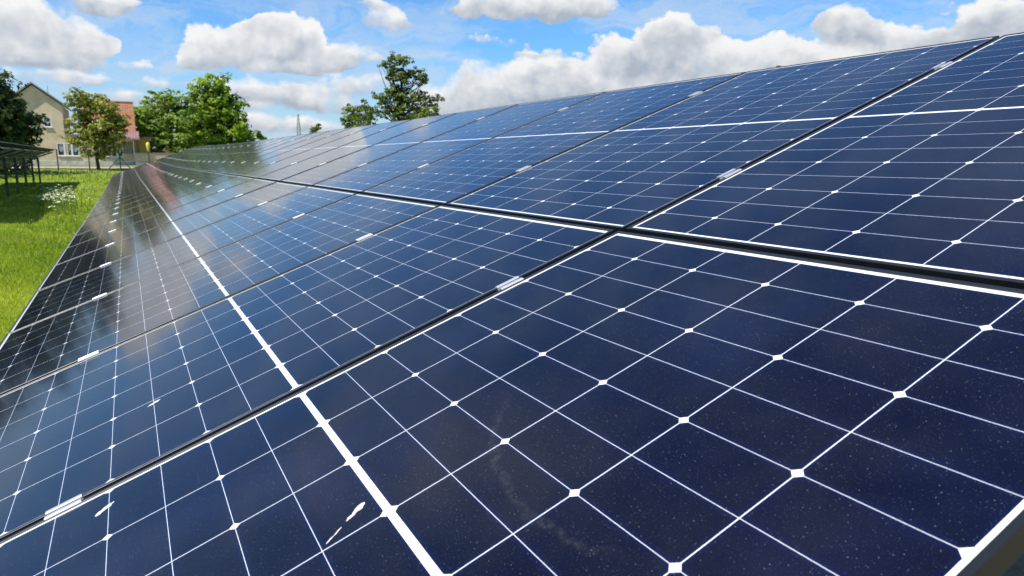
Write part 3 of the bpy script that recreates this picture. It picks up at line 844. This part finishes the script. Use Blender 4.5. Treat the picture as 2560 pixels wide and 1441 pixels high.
wpx(MB().bar((xa_, HD-1.3, za_-.07), (xb_, HD-1.3, za_-.07), .1, .1).build('gutter', M['verge'], wing))
wpx(MB().box(((hx(311)+hx(335.5))/2, HD-.02, (hz_(383)+hz_(352))/2), (hx(335.5)-hx(311), .06, hz_(352)-hz_(383))).build('wall_panel', M['greywall'], wing))
wpx(MB().tube([(hx(337), HD-.06, za_-.1), (hx(337), HD-.06, G0)], .045, 8).build('downpipe', M['white'], wing))

HROT = 0.; piv = Vector((xr, HD, 0))
for hh_ in (house, wing):
    q = Matrix.Rotation(HROT, 3, 'Z') @ (hh_.location-piv); hh_.location = piv+q; hh_.rotation_euler.z = HROT

# --- yellow annex
ax0, ax1 = hx(339.5, HD+1.5), hx(378, HD+1.5)
an = empty('yellow_annex', ((ax0+ax1)/2, HD+1.5, gz(HD+1.5))); AL = Vector(an.location)
tag(an, 'small yellow painted annex under a flat brown roof right of the tan house', 'building')
zt_ = hz_(346, 360, HD+1.5)
o = MB().box(((ax0+ax1)/2, HD+3.2, (G0+zt_)/2), (ax1-ax0, 3.4, zt_-G0)).build('wall', M['yellow'], an); o.data.transform(Matrix.Translation(-AL))
o = MB().box(((ax0+ax1)/2+.15, HD+3.1, zt_+.06), (ax1-ax0+.5, 4.0, .12)).build('roof', plain('brown_roof_edge', (.16,.08,.05), .8), an); o.data.transform(Matrix.Translation(-AL))
dx0, dx1 = hx(345, HD+1.5), hx(350.5, HD+1.5)
o = MB().box(((dx0+dx1)/2, HD+1.49, (hz_(384, 350, HD+1.5)+hz_(352, 350, HD+1.5))/2), (dx1-dx0, .04, hz_(352, 350, HD+1.5)-hz_(384, 350, HD+1.5))).build('door', plain('ochre_door', (.36,.24,.06), .7), an); o.data.transform(Matrix.Translation(-AL))
o = MB().tube([(hx(358, HD+1.4), HD+1.40, hz_(358, 358, HD+1.4)), (hx(358, HD+1.4), HD+1.5, hz_(358, 358, HD+1.4))], .1, 10).build('wall_lamp', M['verge'], an); o.data.transform(Matrix.Translation(-AL))

# --- low garden wall
gx0, gx1 = hx(338.6, HD-.6), hx(440, HD-.6)
gw = MB()
gw.box(((gx0+gx1)/2, HD-.6, (G0+hz_(384, 370))/2), (gx1-gx0, .25, hz_(384, 370)-G0))
gwr = empty('garden_wall', ((gx0+gx1)/2, HD-.6, gz(HD))); GL = Vector(gwr.location)
tag(gwr, 'low tan garden wall with a dark coping right of the houses', 'wall')
o = gw.build('wall', M['render2'], gwr); o.data.transform(Matrix.Translation(-GL))
o = MB().box(((gx0+gx1)/2, HD-.6, hz_(384, 370)+.04), (gx1-gx0, .34, .07)).build('coping', M['greywall'], gwr); o.data.transform(Matrix.Translation(-GL))
o = MB().box(((gx0+gx1)/2, HD-.75, G0+.18), (gx1-gx0, .06, .5)).build('plinth', M['plinth'], gwr); o.data.transform(Matrix.Translation(-GL))

# ---------------------------------------------------------------- fence at the end of the meadow
FD = 66.5
fpos = [66, 143, 222, 300, 373]
fence = empty('wire_fence', (float(at(220, 400, FD)[0]), FD, gz(FD))); FL = Vector(fence.location)
tag(fence, 'thin wire fence on green steel posts between the meadow and the path', 'fence')
ftop = {66: 378, 143: 373, 222: 378, 300: 385, 373: 380}
tops = []
for px in fpos:
    x = float(at(px, 400, FD)[0]); zt = float(at(px, ftop[px], FD)[2]); tops.append((x, zt))
    o = MB().tube([(x, FD, gz(FD)-.2), (x, FD, zt)], .05, 7).build('post', M['post_green'], fence); o.data.transform(Matrix.Translation(-FL))
    if px == 300:
        for dxp, bp in ((-34, 433), (33, 421)):
            q = at(px+dxp, bp, FD-.3)
            o2 = MB().tube([(x, FD, zt-.25), (float(q[0]), FD-.3, gz(FD)-.05)], .042, 6).build('brace', M['post_green'], fence); o2.data.transform(Matrix.Translation(-FL))
    if px == 373:
        o2 = MB(); zz = float(at(px, 366, FD)[2])
        o2.tube([(x, FD, zt-.02), (x, FD, zt+.12), (x, FD, zz), (x, FD, zz+.22), (x, FD, zz+.32)], [.04, .08, .15, .14, .05], 9)
        o2 = o2.build('post_cap', M['yellow_cap'], fence, smooth=True); o2.data.transform(Matrix.Translation(-FL)); o2['label'] = 'yellow cap on the right fence post'
wm = MB()
for (xa1, za1), (xb1, zb1) in zip(tops[:-1], tops[1:]):
    for k in range(7):
        t = k/6*.94+.03; g1 = gz(FD)+.05
        wm.bar((xa1, FD-.04, g1+(za1-g1)*t), (xb1, FD-.04, g1+(zb1-g1)*t), .004, .004)
o = wm.build('wire_mesh', M['wire'], fence); o.data.transform(Matrix.Translation(-FL))

# ---------------------------------------------------------------- lattice mast far away
MD = 420.
mx = float(at(746, 300, MD)[0]); zt = float(at(746, 286, MD)[2]); zb = gz(MD); hh = zt-zb
mb = MB(); h0_ = 1.9
def leg(sx, sy, t):
    if t < .72: wd = 1.15-.35*t/.72
    else: wd = .8-.6*(t-.72)/.28
    return Vector((mx+sx*wd, MD+sy*wd, zb+hh*t))
N_ = 14
for k in range(N_):
    t0, t1 = k/N_, (k+1)/N_
    for sx, sy in ((-1,-1),(1,-1),(1,1),(-1,1)):
        mb.bar(leg(sx, sy, t0), leg(sx, sy, t1), .2, .2)
        nx2, ny2 = (-sy, sx)
        mb.bar(leg(sx, sy, t0), leg(nx2, ny2, t1), .12, .12); mb.bar(leg(sx, sy, t1), leg(nx2, ny2, t1), .12, .12)
o = mb.build('lattice_mast', M['mast'])
o.data.transform(Matrix.Translation((-mx, -MD, -zb))); o.location = (mx, MD, zb)
tag(o, 'faint grey lattice mast far away above the upper row of panels', 'mast')

# ---------------------------------------------------------------- grass and flowers
rs = np.random.default_rng(77)
def tri_mesh(name, V, tone, mt, n_per=3):
    n = len(V)//n_per; me = bpy.data.meshes.new(name)
    me.vertices.add(len(V)); me.loops.add(len(V)); me.polygons.add(n)
    me.vertices.foreach_set('co', V.ravel().astype(np.float32)); me.loops.foreach_set('vertex_index', np.arange(len(V), dtype=np.int32))
    me.polygons.foreach_set('loop_start', np.arange(0, len(V), n_per, dtype=np.int32)); me.polygons.foreach_set('loop_total', np.full(n, n_per, dtype=np.int32))
    if tone is not None:
        a = me.attributes.new('tone', 'FLOAT', 'FACE'); a.data.foreach_set('value', tone.astype(np.float32))
    me.materials.append(mt); me.update(calc_edges=True)
    o = bpy.data.objects.new(name, me); COL.objects.link(o); return o
def gzv(y): return np.interp(y, [-50, 14, 30, 46, 52, 68, 80, 100, 160], [0, 0, .10, .30, .42, .98, 1.25, 1.5, 1.6])
NB = 190000
u = rs.uniform(0, 1, NB); yb_ = 1/(u/5.2+(1-u)/68.)              # denser near the camera
fx_ = rs.uniform(0, 1, NB); xlft = CW[0]-.24*yb_-1.2; xrgt = .75+0*yb_
xb2 = xlft+(xrgt-xlft)*fx_
cl_ = np.sin(xb2*1.9+yb_*.7)*np.cos(yb_*1.1-xb2*.8)+.6*np.sin(xb2*5.1+yb_*2.3)
hgt_ = .72*(.055+.045*rs.uniform(0, 1, NB)+.035*np.clip(cl_, 0, 2))*(1+yb_/120)
dr_ = np.sin(xb2*.9+1.7*np.sin(yb_*.35))*np.sin(yb_*.55+xb2*.4+1.1*np.sin(xb2*.7))
hgt_ *= 1-.4*np.clip(dr_, 0, 1)
hgt_ *= np.where(rs.uniform(0, 1, NB) < .02, 2.2, 1)
wid_ = .0028*(1+yb_/7)*rs.uniform(.7, 1.4, NB)
ang = rs.uniform(0, 2*np.pi, NB); ln_ = rs.uniform(.1, .8, NB)*hgt_; la = rs.uniform(0, 2*np.pi, NB)
zb2 = gzv(yb_)-.02
bx_ = np.stack([xb2, yb_, zb2], 1); wv = np.stack([np.cos(ang)*wid_, np.sin(ang)*wid_, 0*ang], 1)
tip = bx_+np.stack([np.cos(la)*ln_, np.sin(la)*ln_, hgt_], 1)
V = np.stack([bx_-wv, bx_+wv, tip], 1).reshape(-1, 3)
tone = np.clip(.36+.14*cl_+.42*np.clip(dr_, -.5, 1)+rs.normal(0, .2, NB), 0, 1)
tag(tri_mesh('grass', V, tone, leaf_material('grass_blades', (.15, .245, .014), (.52, .56, .070), .5)), 'short mown meadow grass between the two arrays', 'grass', None, 'stuff')

def flower_heads(name, pts, rad, mt, label, cat, kind, stems=True):
    """flat umbels made of many florets, on thin stems"""
    mb = MB(); rr = random.Random(len(pts))
    vs_ = []
    for (x, y, z, r) in pts:
        nf = 9
        for k in range(nf):
            a = rr.uniform(0, 6.28); q = r*math.sqrt(rr.random()); cx_, cy_ = x+q*math.cos(a), y+q*math.sin(a); cz_ = z-.25*q*q/r+rr.uniform(-.01, .01)
            s_ = r*rr.uniform(.28, .5); t1 = rr.uniform(-.5, .5); t2 = rr.uniform(-.5, .5)
            b = len(mb.v)
            for j in range(5):
                aa = 2*math.pi*j/5; ox, oy = s_*math.cos(aa), s_*math.sin(aa)
                mb.v.append((cx_+ox, cy_+oy, cz_+ox*t1+oy*t2))
            mb.f.append(tuple(range(b, b+5))); mb.mi.append(0)
        g0 = gz(y)-.02; b = len(mb.v); sw = .006+.0004*y
        mb.v += [(x-sw, y, g0), (x+sw, y, g0), (x, y, z)]; mb.f.append((b, b+1, b+2)); mb.mi.append(1)
    o = mb.build(name, [mt, M['stem']])
    return tag(o, label, cat, None, kind)
def gpt(px, py):                 # ground point under a pixel
    lo, hi = 3., 90.
    for _ in range(40):
        mid = (lo+hi)/2; p = at(px, py, mid)
        if p[2] > gz(mid): lo = mid
        else: hi = mid
    return at(px, py, lo)
rr = random.Random(5)
pts = []
while len(pts) < 170:
    ax_, ay_ = rr.gauss(0, 1), rr.gauss(0, 1)
    if ax_*ax_+ay_*ay_ > 4.2: continue
    p = gpt(148+ax_*29, 514+ay_*15); pts.append((p[0], p[1], gz(p[1])+rr.uniform(.30, .55), rr.uniform(.045, .085)))
flower_heads('wildflower_patch', pts, .05, M['umbel'], 'large clump of white umbel wildflowers at the edge of the shadow on the meadow', 'wildflowers', 'stuff')
pts = []
for k in range(16):
    p = gpt(222+rr.gauss(0, 8), 505+rr.gauss(0, 16)); pts.append((p[0], p[1], gz(p[1])+rr.uniform(.2, .38), rr.uniform(.03, .055)))
flower_heads('wildflower_patch', pts, .05, M['umbel'], 'small clump of white wildflowers close to the low edge of the near array', 'wildflowers', 'stuff')
pts = []
for k in range(230):
    px = rr.uniform(90, 285) if k % 3 else rr.uniform(-20, 290)
    py = 430+abs(rr.gauss(0, 9)) if k % 4 else rr.uniform(440, 620)
    p = gpt(px, py)
    if p[0] > -.1: continue
    pts.append((p[0], p[1], gz(p[1])+rr.uniform(.12, .45), rr.uniform(.02, .05)*(1 if p[1] > 30 else .5)))
flower_heads('scattered_wildflowers', pts, .05, M['daisy'], 'scattered white wildflowers along the fence at the end of the meadow', 'wildflowers', 'stuff')
